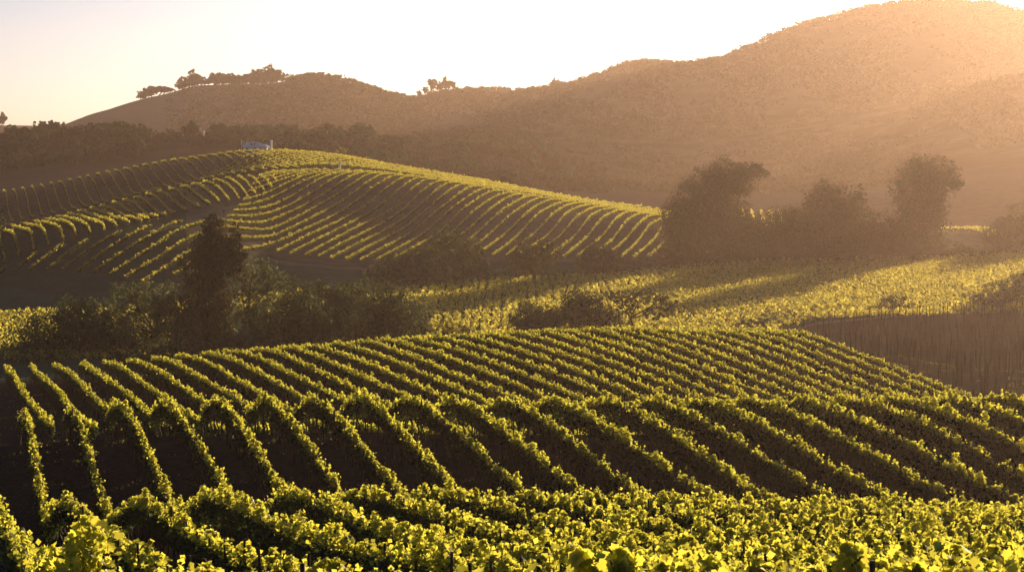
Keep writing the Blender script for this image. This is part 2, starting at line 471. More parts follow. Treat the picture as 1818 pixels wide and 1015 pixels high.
def row_points(m, X, y0, y1, per_m, rng, base=.75, top=1.75, half=.30, keep=None, end_shoots=0.0, lump=.28, shoots=0.0):
    """Leaf positions of one trellised row along x = m*Y + X."""
    L = (y1 - y0) * math.hypot(1, m)
    n = int(L * per_m)
    yy = rng.uniform(y0, y1, n)
    ph = rng.uniform(0, 50, 6)
    top_v = top + lump * (.5 * np.sin(yy * 4.1 + ph[0]) + .5 * np.sin(yy * 1.3 + ph[1]) + .6 * np.sin(yy * 9.3 + ph[2]))
    cell = rng.normal(0, .13, int((y1 - y0) / .28) + 2)                       # single shoots stick up
    top_v = top_v + cell[((yy - y0) / .28).astype(int)]
    if end_shoots:
        top_v = top_v + end_shoots * np.exp(-((yy - y0) / 1.8) ** 2)
    vig = np.clip(rng.normal(1, .11 if shoots else .05, int((y1 - y0) / 1.5) + 2), .35, 1.35)[((yy - y0) / 1.5).astype(int)]      # each vine its own vigour
    top_v = base + (top_v - base) * (.45 + .55 * vig)
    w = half * vig * (1 + .3 * np.sin(yy * 2.7 + ph[3]) + .25 * np.sin(yy * 7.1 + ph[4]))
    t = rng.beta(1.9, 1.0, n)
    h = base + (top_v - base) * t
    prof = np.sqrt(np.clip(1 - np.abs(2 * t - 1.05) ** 3, .08, 1))
    off = rng.normal(0, .62, n) * w * prof
    d = math.hypot(1, m)
    mid = np.sin(yy * .12 + ph[5]) * .12
    x = m * yy + X + (off + mid) / d
    y = yy - (off + mid) * m / d
    if keep is not None:
        k = keep(x, y); x, y, h = x[k], y[k], h[k]
    if shoots:                                                              # upright shoots above the trellis
        ns = int(L * shoots); sy = rng.uniform(y0, y1, ns)
        sh = rng.uniform(.06, .34, ns) + (end_shoots * .5 * np.exp(-((sy - y0) / 3.5) ** 2) if end_shoots else 0)
        so_ = rng.normal(0, half * .5, ns)
        kk = np.repeat(np.arange(ns), 7); f = rng.uniform(0, 1, ns * 7)
        lx, ly = rng.normal(0, .10, ns), rng.normal(0, .10, ns)
        ys_ = sy[kk] - so_[kk] * m / d + ly[kk] * f + rng.normal(0, .03, ns * 7)
        xs_ = m * sy[kk] + X + (so_[kk] + np.sin(sy[kk] * .12 + ph[5]) * .12) / d + lx[kk] * f + rng.normal(0, .03, ns * 7)
        hs_ = top - .1 + (sh[kk] + .1) * f
        if keep is not None:
            k2 = keep(xs_, ys_); xs_, ys_, hs_ = xs_[k2], ys_[k2], hs_[k2]
        x = np.concatenate([x, xs_]); y = np.concatenate([y, ys_]); h = np.concatenate([h, hs_])
    lit_young = rng.random(len(x)) < np.clip((h - (base + .70 * (top - base))) / (.28 * (top - base)), .02, .95)      # pale young shoots; sunlit tops over shaded lower canopy put into leaf colour
    if end_shoots: lit_young |= rng.random(len(x)) < .6 * np.exp(-((y - y0) / 3.5) ** 2)            # same sunlit leaf colour painted at a row's near end
    return np.stack([x, y, height(x, y) + h, lit_young], 1)


def stake_mesh(name, h=1.75, r=.028, sides=5, lean=.03, material=None):
    v, s, i = tubes([[(0, 0, -.25, r * 1.1), (lean * .4, 0, h * .5, r), (lean, lean, h, r * .85)]], sides)
    return mesh_np(name, v, s, i, material or M_WOOD)


def trunk_mesh(name, seed):
    rg = np.random.default_rng(seed)
    a = rg.uniform(-.07, .07, (3, 2))
    paths = [[(0, 0, -.1, .05), (a[0, 0], a[0, 1], .3, .04), (a[1, 0], a[1, 1], .6, .036), (a[2, 0], a[2, 1], .95, .032)],
             [(a[2, 0], a[2, 1], .93, .026), (a[2, 0] - .1, a[2, 1] + .35, 1.05, .018), (a[2, 0] - .15, a[2, 1] + .7, 1.05, .012)],
             [(a[2, 0], a[2, 1], .93, .026), (a[2, 0] + .1, a[2, 1] - .35, 1.04, .018), (a[2, 0] + .16, a[2, 1] - .7, 1.06, .012)]]
    v, s, i = tubes(paths, 5)
    return mesh_np(name, v, s, i, M_BARK)


STAKES = [stake_mesh('stake', 1.7 + .1 * k, .026 + .003 * k, 5, .03 * (k - 1)) for k in range(3)]
TRUNKS = [trunk_mesh('trunk', 40 + k) for k in range(4)]


def add_supports(root, m, X, y0, y1, step_stake, step_trunk, rng):
    ys = [(y, 's') for y in np.arange(y0 + .3, y1, step_stake)] + [(y, 't') for y in np.arange(y0 + .9, y1, step_trunk)]
    ya = np.array([y for y, _ in ys])
    xa = m * ya + X + rng.normal(0, .03, len(ya))
    za = height(xa, ya)
    for (y, k), x, z in zip(ys, xa, za):
        me = STAKES[rng.integers(3)] if k == 's' else TRUNKS[rng.integers(4)]
        o = link('stake' if k == 's' else 'trunk', me, root, (x - root.location.x, y - root.location.y, z - root.location.z))
        o.rotation_euler = (0, 0, 0.28 + rng.normal(0, .15)) if k == 't' else (rng.normal(0, .02), rng.normal(0, .02), rng.uniform(0, 6))


def hedge(label, group, m, X, y0, y1, per_m, size, material, rng, supports=None, near=None, keep=None, **kw):
    """One trellised row: an Empty at its near end, foliage and supports its parts; a distant row is one mesh."""
    x0 = m * y0 + X
    loc = np.array([x0, y0, hz(x0, y0)])
    p = row_points(m, X, y0, y1, per_m, rng, keep=keep, **kw)
    if len(p) < 30: return None
    parts = []; mi = []
    if near:
        lim, dens = near
        if y0 < lim:
            q = row_points(m, X, y0, min(lim, y1), dens, rng, keep=keep, **{**kw, 'half': kw.get('half', .3) * 1.1})
            p = p[p[:, 1] > lim]
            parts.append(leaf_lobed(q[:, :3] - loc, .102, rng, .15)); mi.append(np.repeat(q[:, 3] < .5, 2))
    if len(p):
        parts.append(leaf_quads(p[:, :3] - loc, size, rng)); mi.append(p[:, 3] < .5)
    v, s, i = join(parts)
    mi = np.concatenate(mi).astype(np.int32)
    material = [material, M_VINE_SHADE if material is M_VINE else M_VINE_SHADE_FAR]
    if supports is None:
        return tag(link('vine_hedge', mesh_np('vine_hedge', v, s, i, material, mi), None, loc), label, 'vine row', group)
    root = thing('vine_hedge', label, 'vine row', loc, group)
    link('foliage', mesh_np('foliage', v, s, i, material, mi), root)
    add_supports(root, m, X, max(y0, 18), y1, *supports, rng)
    return root


M1 = -0.2803
# -- nearest field: rows that run over two humps towards the camera
for k in range(0, 24):
    X = 1.35 + 2.37 * k
    rg = np.random.default_rng(100 + k)
    y0 = {0: 20.8, 1: 11.2, 2: 13.4}.get(k, max(3600 * X / 1960, 14))
    es = {0: .40, 1: .02, 2: .02}.get(k, 0)
    lab = {0: 'vine row starting in tall yellow shoots at the lower corner beside bare dark soil',
           1: 'vine row ending in big sunlit leaves and upright shoots low in the middle',
           2: 'vine row third from the dark soil corner, ending in tall leafy shoots'}.get(
        k, 'yellow-lit vine row over the near hump, %s from the tall shoots at the corner' % ordinal(k + 1))
    hedge(lab, 'vine rows on the near hump', M1, X, y0, 105, 760, .098, M_VINE, rg, top=1.5 if k in (1, 2) else 1.72,
          supports=(2.6, 1.3), near=(24, 1000), end_shoots=es, half=.135, lump=.14, base=.72, shoots=3.0)

# -- second field behind the hump, down to the staked ground
for k in range(0, 32):
    X = 79.2 - 2.37 * k
    rg = np.random.default_rng(200 + k)
    y0 = max(111, 3600 * X / 1960)
    lab = 'vine row along the edge of the bare staked plot' if k == 0 else 'vine row behind the near hump, %s in from the bare staked plot' % ordinal(k + 1)
    y1 = 196
    hedge(lab, 'vine rows on the second rise', M1, X, y0, y1, 330, .125, M_VINE, rg, supports=(4.0, 2.0), half=.12, lump=.13, base=.78, top=1.55, shoots=1.7)

# -- distant hill: rows that climb the big slope
M2 = 0.2197
n = 0
for k in range(0, 60):
    X = -44 - 2.5 * k
    rg = np.random.default_rng(300 + k)
    keep = lambda x, y: (y > pxi(colpx(x, y), J_NEAR)) & (y < pxi(colpx(x, y), J_FAR)) & (colpx(x, y) < 1225) & (colpx(x, y) > -120)
    ty = np.linspace(320, 480, 200); tk = keep(M2 * ty + X, ty)
    if tk.sum() < 4: continue
    n += 1
    hedge('vine row climbing the big golden slope, %s from the leaning tree' % ordinal(n), 'vine rows on the big slope', M2, X, ty[tk][0], ty[tk][-1], 110, .21, M_VINE_FAR, rg,
          keep=keep, base=.75, top=1.34, half=.15, lump=.13)
n = 0
for k in range(0, 50):
    X = -68 - 2.45 * k
    px1 = colpx(M2 * 550 + X, 550)
    if px1 > 1215 or px1 < 478: continue
    n += 1
    rg = np.random.default_rng(400 + k)
    hedge('vine row arching over the ridge behind the big slope, %s from the leaning tree' % ordinal(n), 'vine rows on the back ridge', M2, X, 497, 562, 75, .28, M_VINE_FAR, rg,
          base=.7, top=1.42, half=.18, lump=.22)
n = 0
for k in range(0, 40):
    X = 88 - 2.55 * k
    px1 = colpx(M1 * 548 + X, 548)
    if px1 > 474 or px1 < -40: continue
    n += 1
    rg = np.random.default_rng(500 + k)
    hedge('thin vine row straight down the upper brown slope, %s from the white house' % ordinal(n), 'vine rows below the white house', M1, X, 487, 558, 70, .25, M_VINE_FAR, rg,
          base=.7, top=1.3, half=.12, lump=.18)
n = 0
for k in range(0, 40):
    X = 72 - 2.5 * k
    keep = lambda x, y: (y > pxi(colpx(x, y), L_NEAR)) & (colpx(x, y) < 490) & (colpx(x, y) > -90)
    ty = np.linspace(318, 446, 200); tk = keep(M1 * ty + X, ty)
    if tk.sum() < 5: continue
    n += 1
    rg = np.random.default_rng(600 + k)
    hedge('curving vine row on the shaded side slope, %s from the dirt path' % ordinal(n), 'vine rows on the side slope', M1, X, ty[tk][0], ty[tk][-1], 80, .25, M_VINE_FAR, rg,
          keep=keep, base=.7, top=1.4, half=.15, lump=.2)
# rows glimpsed beyond the big trees
for k, (px, lab) in enumerate([(1318, 'short'), (1334, 'bushy'), (1352, 'bright'), (1368, 'narrow'), (1386, 'low'), (1690, 'arched'), (1712, 'hooked'), (1732, 'curling')]):
    Y1 = 560 if px < 1500 else 545
    x = at(px, 380, Y1).x; m = .1 if px < 1500 else -.24
    rg = np.random.default_rng(700 + k)
    hedge('%s sunlit vine row glimpsed past the big hazy trees' % lab, 'vine rows beyond the big trees', m, x - m * Y1, Y1 - 48, Y1 + 6, 45, .34, M_VINE_FAR, rg, base=.5, top=1.9, half=.34)


def valley_vines():
    rg = np.random.default_rng(31)
    pts = []
    for r in np.arange(-60, 330, 2.5):
        t = np.arange(-90, 190, 1.35)
        x = t + rg.normal(0, .16, len(t)); y = 232 + r + .32 * t + rg.normal(0, .14, len(t))
        pts.append(np.stack([x, y], 1))
    p = np.concatenate(pts)
    c = colpx(p[:, 0], np.maximum(p[:, 1], 60)); y = p[:, 1]
    k = (y > 228) & (y < pxi(c, E_FAR) - 1.5) & (c > -60) & (c < 1900)
    k &= ~((c > 1380) & (y < pxi(c, D_FAR) + 5))
    k &= ~((c > 300) & (c < 700) & (y < 290))
    p = p[k]
    per = 22
    q = np.repeat(p, per, 0)
    sz = np.repeat(rg.uniform(.5, 1.1, len(p)), per)
    d = rg.normal(size=(len(q), 3)); d /= np.linalg.norm(d, axis=1)[:, None]
    rr = rg.uniform(.3, 1, len(q)) ** .6 * sz
    x = q[:, 0] + d[:, 0] * rr * .72; yy = q[:, 1] + d[:, 1] * rr * .55
    z = height(q[:, 0], q[:, 1]) + .75 + d[:, 2] * rr * .62
    v, s, i = leaf_quads(np.stack([x, yy, z], 1), .34, rg)
    tag(link('valley_vines', mesh_np('valley_vines', v, s, i, M_VALLEY)), 'dense leafy vineyard carpeting the flat valley floor, streaked by tree shadows', 'vineyard', kind='stuff')


valley_vines()

def weeds():
    rg = np.random.default_rng(88)
    n = 1500
    y = rg.uniform(62, 205, n); x = rg.uniform(-.26, .27, n) * y
    kk = np.repeat(np.arange(n), rg.integers(4, 26, n))
    sp = rg.uniform(.08, .5, n)
    px_, py_ = x[kk] + rg.normal(0, 1, len(kk)) * sp[kk], y[kk] + rg.normal(0, 1, len(kk)) * sp[kk]
    p = np.stack([px_, py_, height(px_, py_) + rg.uniform(.01, .14, len(kk))], 1)
    v, s, i = leaf_quads(p, .085, rg, .2)
    tag(link('ground_weeds', mesh_np('ground_weeds', v, s, i, M_WEED)), 'low weeds and fallen leaves scattered on the dark soil between vine rows', 'weeds', kind='stuff')


weeds()

# ------------------------------------------------------------------ bare staked plot
TALL = [stake_mesh('grape_stake', 1.95 + .12 * k, .05 + .005 * k, 5, .05 * (k - 1), M_STAKE) for k in range(3)]
rg = np.random.default_rng(77)
cand = []
for k in range(1, 30):
    X = 79.2 + 2.37 * k
    for y in np.arange(150, 285, 3.7):
        yy = y + rg.normal(0, .25); x = M1 * yy + X + rg.normal(0, .08)
        c = colpx(x, yy)
        if 1405 < c < 1822 and yy < pxi(c, D_FAR) - 1 and yy > np.interp(c, [1400, 1560, 1700, 1822], [205, 182, 166, 156]): cand.append((x, yy))

cand.sort(key=lambda p: p[1])
zz = height([c[0] for c in cand], [c[1] for c in cand])
for (x, y), z in list(zip(cand, zz))[:298]:
    o = link('grape_stake', TALL[rg.integers(3)], None, (x, y, z))
    o.rotation_euler = (rg.normal(0, .035), rg.normal(0, .035), rg.uniform(0, 6))
    tag(o, 'thin dark wooden stake standing in the bare brown plot', 'stake', 'stakes in the bare plot')

# ------------------------------------------------------------------ trees


def crown_points(blobs, n, rng, clump=.22, fill=.55):
    """Leaf positions in clumps on and in a set of ellipsoids (x, y, z, rx, ry, rz)."""
    B = np.array(blobs, float)
    w = (B[:, 3] * B[:, 5]); w /= w.sum()
    nc = max(10, n // 16)
    bi = rng.choice(len(B), nc, p=w)
    d = rng.normal(size=(nc, 3)); d /= np.linalg.norm(d, axis=1)[:, None]
    ph = rng.uniform(0, 6.28, (len(B), 4))
    bump = 1 + .13 * np.sin(4 * d[:, 0] + 3 * d[:, 2] + ph[bi, 0]) + .11 * np.sin(6 * d[:, 2] - 5 * d[:, 1] + ph[bi, 1]) + .07 * np.sin(11 * d[:, 0] - 9 * d[:, 2] + ph[bi, 2])
    rr = np.where(rng.random(nc) < fill, rng.uniform(.86, 1.0, nc), rng.uniform(.35, .88, nc)) * bump
    cc = B[bi, :3] + d * rr[:, None] * B[bi, 3:]
    cs = (B[bi, 3:].min(1) * clump * .62) * rng.uniform(.6, 1.4, nc)
    k = rng.integers(0, nc, n)
    g = np.clip(rng.normal(size=(n, 3)), -1.7, 1.7)
    return cc[k] + g * cs[k][:, None] * np.array([1, 1, .75]), d[k] + g * .35


def limbs(base, blobs, r0, rng):
    paths = []
    base = np.array(base, float)
    bs = sorted(blobs, key=lambda b: b[2])
    mid = np.array(bs[len(bs) // 3][:3]); fork = base + (mid - base) * .55
    paths.append([(*base - np.array([0, 0, .6]), r0 * 1.25), (*(base + (fork - base) * .4 + rng.normal(0, r0 * .3, 3) * [1, 1, 0]), r0), (*fork, r0 * .8)])
    for b in blobs:
        tip = np.array(b[:3]) + np.array([0, 0, b[5] * .45])
        m = fork + (tip - fork) * .5 + rng.normal(0, r0 * .7, 3)
        paths.append([(*fork, r0 * .62), (*m, r0 * .4), (*tip, r0 * .12)])
        for _ in range(2):
            e = np.array(b[:3]) + rng.normal(0, .55, 3) * np.array(b[3:])
            paths.append([(*m, r0 * .32), (*((m + e) / 2 + rng.normal(0, r0 * .4, 3)), r0 * .2), (*e, r0 * .07)])
    return paths


BELT = {28: 1.14, 29: 1.25, 30: 1.2, 31: 1.16, 32: 1.3, 33: 1.15, 34: 1.2, 35: 1.4, 36: 1.4}


def tree_px(name, label, cat, Y, base_px, blobs, material, leaf=.42, dens=1.0, trunk=.28, group=None, seed=0, fill=.5, clump=.24, depth=1.0):
    dens *= 1.3; leaf *= .85
    """A tree or bush whose lobes are sighted in the photograph and stand at distance Y with their own depth."""
    rng = np.random.default_rng(1000 + seed)
    k = Y / F
    bx = at(base_px, 500, Y).x
    root = np.array([bx, Y, hz(bx, Y)])
    B = []
    for (px, py, rx, ry) in blobs:
        rx *= BELT.get(seed, 1); ry *= BELT.get(seed, 1)
        dy = rng.uniform(-.55, .55) * rx * k * depth
        c = at(px, py, Y + dy)
        rad = rx * k
        B.append((c.x - root[0], dy, c.z - root[2], rad, rad * .95 * depth, ry * k))
    area = sum(b[3] * b[5] for b in B) * math.pi
    n = int(area / (leaf * leaf) * 5.2 * dens)
    pts, outw = crown_points(B, n, rng, clump, fill)
    kz = pts[:, 2] > .05; pts, outw = pts[kz], outw[kz]
    o = thing(name, label, cat, root, group)
    v, s, i = leaf_quads(pts, leaf, rng, .25, outw)
    link('crown', mesh_np('crown', v, s, i, material), o)
    v, s, i = tubes(limbs((0, 0, 0), B, trunk, rng), 6)
    link('trunk', mesh_np('trunk', v, s, i, M_BARK), o)
    return o


T = tree_px
GW = 'trees in the dark grove behind the near vines'
T('broadleaf_tree', 'broad dark tree at the outer end of the grove beside the valley vines', 'tree', 240, 110, [(80, 600, 62, 45), (145, 565, 58, 40), (60, 632, 40, 30), (130, 615, 70, 45), (190, 605, 50, 45)], M_OAK, .34, group=GW, seed=1)
T('broadleaf_tree', 'tangled grey-green tree with limbs showing, beside the tall dark tree', 'tree', 252, 250, [(225, 530, 42, 30), (280, 535, 40, 36), (245, 570, 60, 42), (210, 590, 45, 36), (300, 580, 36, 40)], M_OLIVE, .34, .8, group=GW, seed=2, fill=.7)
T('tall_tree', 'tall narrow dark tree with a split reddish top, highest of the grove', 'tree', 246, 370, [(378, 396, 21, 22), (374, 425, 26, 26), (400, 450, 26, 30), (362, 450, 26, 30), (418, 425, 15, 28), (345, 480, 30, 34), (385, 475, 30, 40), (420, 470, 20, 34), (340, 535, 36, 42), (385, 535, 34, 46), (355, 590, 48, 45), (395, 600, 30, 40)], M_DARK, .32, 1.4, .4, GW, 3, .5, .24)
T('broadleaf_tree', 'pale grey-green tree with airy crown behind the tall dark tree', 'tree', 268, 450, [(450, 490, 34, 36), (485, 505, 26, 28), (430, 540, 40, 44), (475, 550, 40, 44)], M_OLIVE, .36, .75, group=GW, seed=4, fill=.7)
T('broadleaf_tree', 'round very dark tree in the middle of the grove', 'tree', 238, 520, [(525, 540, 46, 42), (495, 580, 52, 44), (555, 580, 50, 44), (520, 610, 70, 36)], M_OAK, .34, group=GW, seed=5)
T('broadleaf_tree', 'dark spreading tree between the round dark tree and the grove end', 'tree', 256, 605, [(575, 522, 40, 24), (625, 528, 46, 30), (600, 560, 56, 42), (640, 580, 50, 40)], M_OAK, .35, group=GW, seed=6)
T('broadleaf_tree', 'dark round-topped tree next to the end of the grove', 'tree', 246, 685, [(680, 538, 46, 32), (655, 570, 48, 40), (705, 565, 45, 40), (690, 595, 60, 30)], M_OAK, .34, group=GW, seed=7)
T('broadleaf_tree', 'olive green tree at the grove end beside the sunlit valley vines', 'tree', 258, 735, [(735, 560, 30, 32), (725, 585, 36, 30), (750, 585, 22, 22)], M_OLIVE, .34, group=GW, seed=8)
T('bush', 'low yellow-green bush beside the end of the grove', 'bush', 252, 800, [(795, 585, 32, 16), (820, 590, 18, 12)], M_YELLOW, .30, .9, .1, seed=9)
T('bush', 'dark bush at the foot of the tall dark tree', 'bush', 229, 300, [(270, 630, 46, 30), (330, 628, 46, 30), (230, 640, 40, 22)], M_OAK, .32, 1, .15, GW, 10)
T('bush', 'dark bush under the pale airy tree', 'bush', 230, 430, [(420, 615, 45, 28), (465, 610, 45, 26)], M_OAK, .32, 1, .15, GW, 11)
T('bush', 'small dark bush by the outer end of the grove', 'bush', 232, 50, [(40, 640, 30, 18), (75, 645, 30, 18)], M_OAK, .32, 1, .12, GW, 12)

T('bush', 'rounded low green bush beside the taller dome bush, near the grove', 'bush', 258, 945, [(945, 562, 34, 26), (930, 580, 30, 18), (970, 572, 30, 22)], M_OAK, .30, 1.5, .14, seed=13)
T('bush', 'dome shaped green bush above the crest of the vine field', 'bush', 262, 1030, [(1030, 540, 34, 28), (1000, 562, 34, 24), (1050, 560, 40, 28), (1085, 572, 28, 18)], M_OAK, .30, 1.5, .16, seed=14)
T('broadleaf_tree', 'low spreading tree with open gaps and bare limbs beside the dome bush', 'tree', 268, 1130, [(1100, 525, 30, 10), (1140, 525, 36, 12), (1180, 540, 24, 14), (1165, 555, 26, 12), (1110, 545, 16, 14)], M_OAK, .30, 1.0, .18, seed=15, fill=.8)
T('bush', 'faint grey-green bush above the vine crest near the first stakes', 'bush', 262, 1335, [(1325, 578, 32, 16), (1360, 572, 30, 18)], M_OLIVE, .30, .6, .12, seed=16, fill=.7)
T('bush', 'twin-topped grey-green bush by the first bare stakes', 'bush', 270, 1400, [(1385, 566, 28, 16), (1420, 568, 22, 15)], M_OLIVE, .30, .7, .12, seed=17, fill=.7)
T('bush', 'pale wispy bush beside the earth track', 'bush', 288, 1495, [(1480, 556, 24, 14), (1510, 552, 26, 14)], M_YELLOW, .28, .35, .1, seed=18, fill=.8)
T('bush', 'dark hump-backed bush above the earth track', 'bush', 290, 1570, [(1585, 542, 32, 16), (1550, 552, 26, 12), (1610, 552, 26, 12)], M_OAK, .30, 1.3, .12, seed=19)
T('broadleaf_tree', 'grey-green tree where the earth track meets the frame edge', 'tree', 300, 1795, [(1790, 512, 36, 22), (1825, 500, 36, 20), (1770, 530, 30, 20), (1815, 530, 44, 22)], M_OLIVE, .32, .9, .18, seed=20)
T('bush', 'low round bush beside the tree at the end of the track', 'bush', 298, 1735, [(1735, 528, 26, 14), (1750, 536, 28, 12)], M_OLIVE, .30, .8, .12, seed=21)

T('broadleaf_tree', 'low dark tree at the foot of the golden slope', 'tree', 347, 715, [(690, 478, 36, 26), (735, 470, 42, 32), (670, 492, 26, 18), (760, 490, 40, 22)], M_OAK, .40, group='trees at the foot of the slope', seed=22)
T('broadleaf_tree', 'taller dark tree with glinting leaves at the foot of the golden slope', 'tree', 352, 805, [(800, 440, 42, 32), (835, 448, 24, 26), (775, 462, 38, 34), (820, 478, 44, 28), (855, 470, 16, 26)], M_OAK, .40, .9, group='trees at the foot of the slope', seed=23, fill=.65)
T('broadleaf_tree', 'sunlit open tree with visible forked trunk among vine rows', 'tree', 368, 958, [(940, 440, 32, 22), (975, 446, 24, 22), (925, 460, 26, 20), (950, 470, 36, 20)], M_DARK, .40, .7, group='trees at the foot of the slope', seed=24, fill=.75)
T('bush', 'smooth dome of dark bush in front of the vine rows', 'bush', 374, 1063, [(1063, 458, 40, 26), (1040, 470, 26, 18), (1085, 470, 28, 18)], M_OAK, .40, 1.2, .2, seed=25)
T('bush', 'low dark scrub strip between the open tree and the dome bush', 'bush', 368, 985, [(950, 490, 36, 10), (1000, 488, 40, 12), (900, 488, 26, 12)], M_OAK, .38, 1, .12, seed=26)
T('bush', 'flat low scrub near the base of the leaning tree', 'bush', 395, 1150, [(1140, 474, 40, 12), (1180, 472, 26, 12)], M_OAK, .40, 1, .12, seed=27)

GB = 'big hazy trees behind the valley'
T('leaning_tree', 'biggest hazy tree, its crown leaning out to one side', 'tree', 412, 1240, [(1212, 440, 34, 36), (1222, 390, 34, 36), (1248, 345, 42, 36), (1282, 312, 40, 26), (1335, 303, 28, 14), (1305, 325, 36, 22), (1275, 370, 40, 40), (1220, 400, 44, 40), (1255, 425, 52, 40)], M_DARK, .46, 1.2, .5, GB, 28, .5, .22)
T('broadleaf_tree', 'low round hazy tree between leaning tree and pointed tree', 'tree', 418, 1340, [(1318, 410, 36, 30), (1360, 412, 40, 28), (1405, 405, 34, 30), (1340, 445, 50, 26)], M_DARK, .46, group=GB, seed=29)
T('broadleaf_tree', 'pointed hazy tree with a thin side spire, in the middle of the row', 'tree', 420, 1475, [(1462, 355, 24, 26), (1490, 365, 32, 28), (1526, 352, 9, 18), (1450, 390, 38, 34), (1505, 395, 32, 36), (1475, 430, 58, 36)], M_DARK, .46, 1.1, .4, GB, 30)
T('broadleaf_tree', 'tall hazy tree with heavy round head on a narrow waist', 'tree', 424, 1625, [(1630, 305, 28, 24), (1662, 306, 28, 22), (1690, 322, 18, 18), (1618, 335, 32, 28), (1655, 335, 30, 26), (1628, 372, 38, 36), (1655, 372, 26, 30), (1625, 415, 44, 40), (1600, 440, 40, 28)], M_DARK, .46, 1.1, .42, GB, 31)
T('bush', 'low hazy thicket between pointed tree and the heavy-headed tree', 'bush', 421, 1550, [(1548, 408, 30, 28), (1572, 425, 34, 26), (1520, 440, 36, 24)], M_DARK, .46, 1, .2, GB, 32)
T('bush', 'dark hazy bush mass where the valley meets the frame edge', 'bush', 436, 1790, [(1785, 418, 34, 28), (1825, 405, 44, 36), (1760, 432, 24, 18), (1810, 436, 44, 18)], M_DARK, .46, 1, .25, GB, 33)
T('bush', 'hazy bush beside the base of the leaning tree', 'bush', 404, 1200, [(1195, 450, 22, 24), (1225, 460, 36, 18)], M_DARK, .46, 1, .15, GB, 34)
T('bush', 'low hazy hedge in front of the pointed tree', 'bush', 414, 1420, [(1400, 455, 46, 15), (1460, 455, 46, 15), (1320, 458, 46, 14)], M_DARK, .46, 1, .15, GB, 35)
T('bush', 'low hazy hedge in front of the heavy-headed tree', 'bush', 420, 1640, [(1620, 450, 46, 14), (1680, 446, 40, 14), (1560, 452, 34, 13)], M_DARK, .46, 1, .15, GB, 36)
T('bush', 'small sunlit yellow bush on the ridge beyond the white house', 'bush', 566, 605, [(602, 266, 8, 7), (612, 268, 6, 5)], M_YELLOW, .4, .8, .08, seed=37)
T('bush', 'dark round bush at the frame edge beside the side slope vines', 'bush', 352, 2, [(0, 392, 12, 20), (-12, 400, 14, 16)], M_OAK, .40, 1, .14, seed=38)


for j, px in enumerate([2240]):  # unseen tree, added out of view to cast shade on the staked plot
    T('broadleaf_tree', ['dark tree', 'tall tree', 'round tree', 'broad tree', 'end tree'][j] + ' added beyond the frame to shade the bare staked plot', 'tree', 262, px, [(px, 400, 38, 34), (px - 24, 420, 44, 40), (px + 24, 430, 48, 44), (px - 8, 480, 52, 44), (px, 520, 40, 30)], M_OLIVE, .42, .8, .22, seed=90 + j)


# prototypes of far oaks, copied as wholes
def oak_proto(seed, R0=5.0, H=8.0, leaf=.85, material=M_OAK, n=900, flat_=.62):
    rng = np.random.default_rng(2000 + seed)
    B = []
    for j in range(6):
        a = rng.uniform(0, 6.28); d = rng.uniform(.1, .62) * R0
        B.append((math.cos(a) * d, math.sin(a) * d, H * .56 + rng.uniform(-.14, .2) * H, R0 * rng.uniform(.42, .66), R0 * rng.uniform(.36, .6), H * .22 * rng.uniform(.8, 1.3)))
    cp, co = crown_points(B, n, rng, .26, .6)
    v, s, i = leaf_quads(cp, leaf, rng, .25, co)
    cm = mesh_np('crown', v, s, i, material)
    v, s, i = tubes(limbs((0, 0, 0), B, .32, rng), 5)
    return cm, mesh_np('trunk', v, s, i, M_BARK)


PROTO = [oak_proto(k, material=(M_OAK if k % 3 else M_DARK)) for k in range(6)]
BUSHY = [oak_proto(20 + k, 5.5, 5.6, .85, (M_OAK if k % 2 else M_DARK), 1000) for k in range(4)]


def oak(px, Y, sc, label, group, rng, protos=PROTO, sx=1.0, sink=0.0):
    x = at(px, 300, Y).x
    cm, tm = protos[rng.integers(len(protos))]
    o = thing('oak_tree', label, 'tree', (x, Y, hz(x, Y) - sink), group)
    o.scale = (sc * sx, sc * sx, sc); o.rotation_euler = (0, 0, rng.uniform(0, 6.28))
    link('crown', cm, o); link('trunk', tm, o)
    return o


rg = np.random.default_rng(55)
GR = 'oaks along the far skyline'
for px, sc in [(252, .9), (262, 1.3), (272, 1.7), (282, 1.6), (291, 1.5), (300, 1.0)]:
    oak(px, 1596, sc, 'oak in the small isolated clump on the descending far skyline', 'oaks of the isolated skyline clump', rg, BUSHY, sink=.6)
for px in list(np.arange(322, 500, 8.5)):
    oak(px + rg.normal(0, 2), 1594 + rg.uniform(-8, 14), rg.uniform(1.3, 1.8) if px < 470 else 2.0, 'oak in the long skyline row with bright sky under its crowns', 'oaks of the long skyline row', rg, (PROTO if rg.random() < .6 else BUSHY), sx=1.0, sink=1.8)
for px in np.arange(505, 665, 9):
    oak(px + rg.normal(0, 3), 1590 + rg.uniform(-10, 14), rg.uniform(.9, 1.2), 'oak crowded on the round skyline knoll above the white house', 'oaks of the round knoll', rg, BUSHY, sink=1.4)
for px in np.arange(668, 735, 8):
    oak(px + rg.normal(0, 3), 1596, rg.uniform(.5, .8), 'small oak on the skyline dropping to the saddle', 'oaks near the saddle', rg, BUSHY)
for px, sc in [(745, .9), (757, 1.1), (769, 1.7), (781, 1.3), (793, 1.6), (803, 1.2)]:
    oak(px, 1594, sc, 'oak in the tuft just past the skyline saddle', 'oaks past the saddle', rg, sx=.75)
for px in np.arange(822, 965, 8):
    oak(px + rg.normal(0, 4), 1596, rg.uniform(.5, .8), 'low oak on the level stretch of the far skyline', 'oaks on the level skyline', rg, BUSHY, sink=1.2)
for px, sc in [(978, .8), (985, 1.15), (996, .7), (1012, .5), (1030, .5)]:
    oak(px, 1594, sc, 'oak in the small tuft where the far skyline starts rising', 'oaks where the skyline rises', rg, sx=.8)
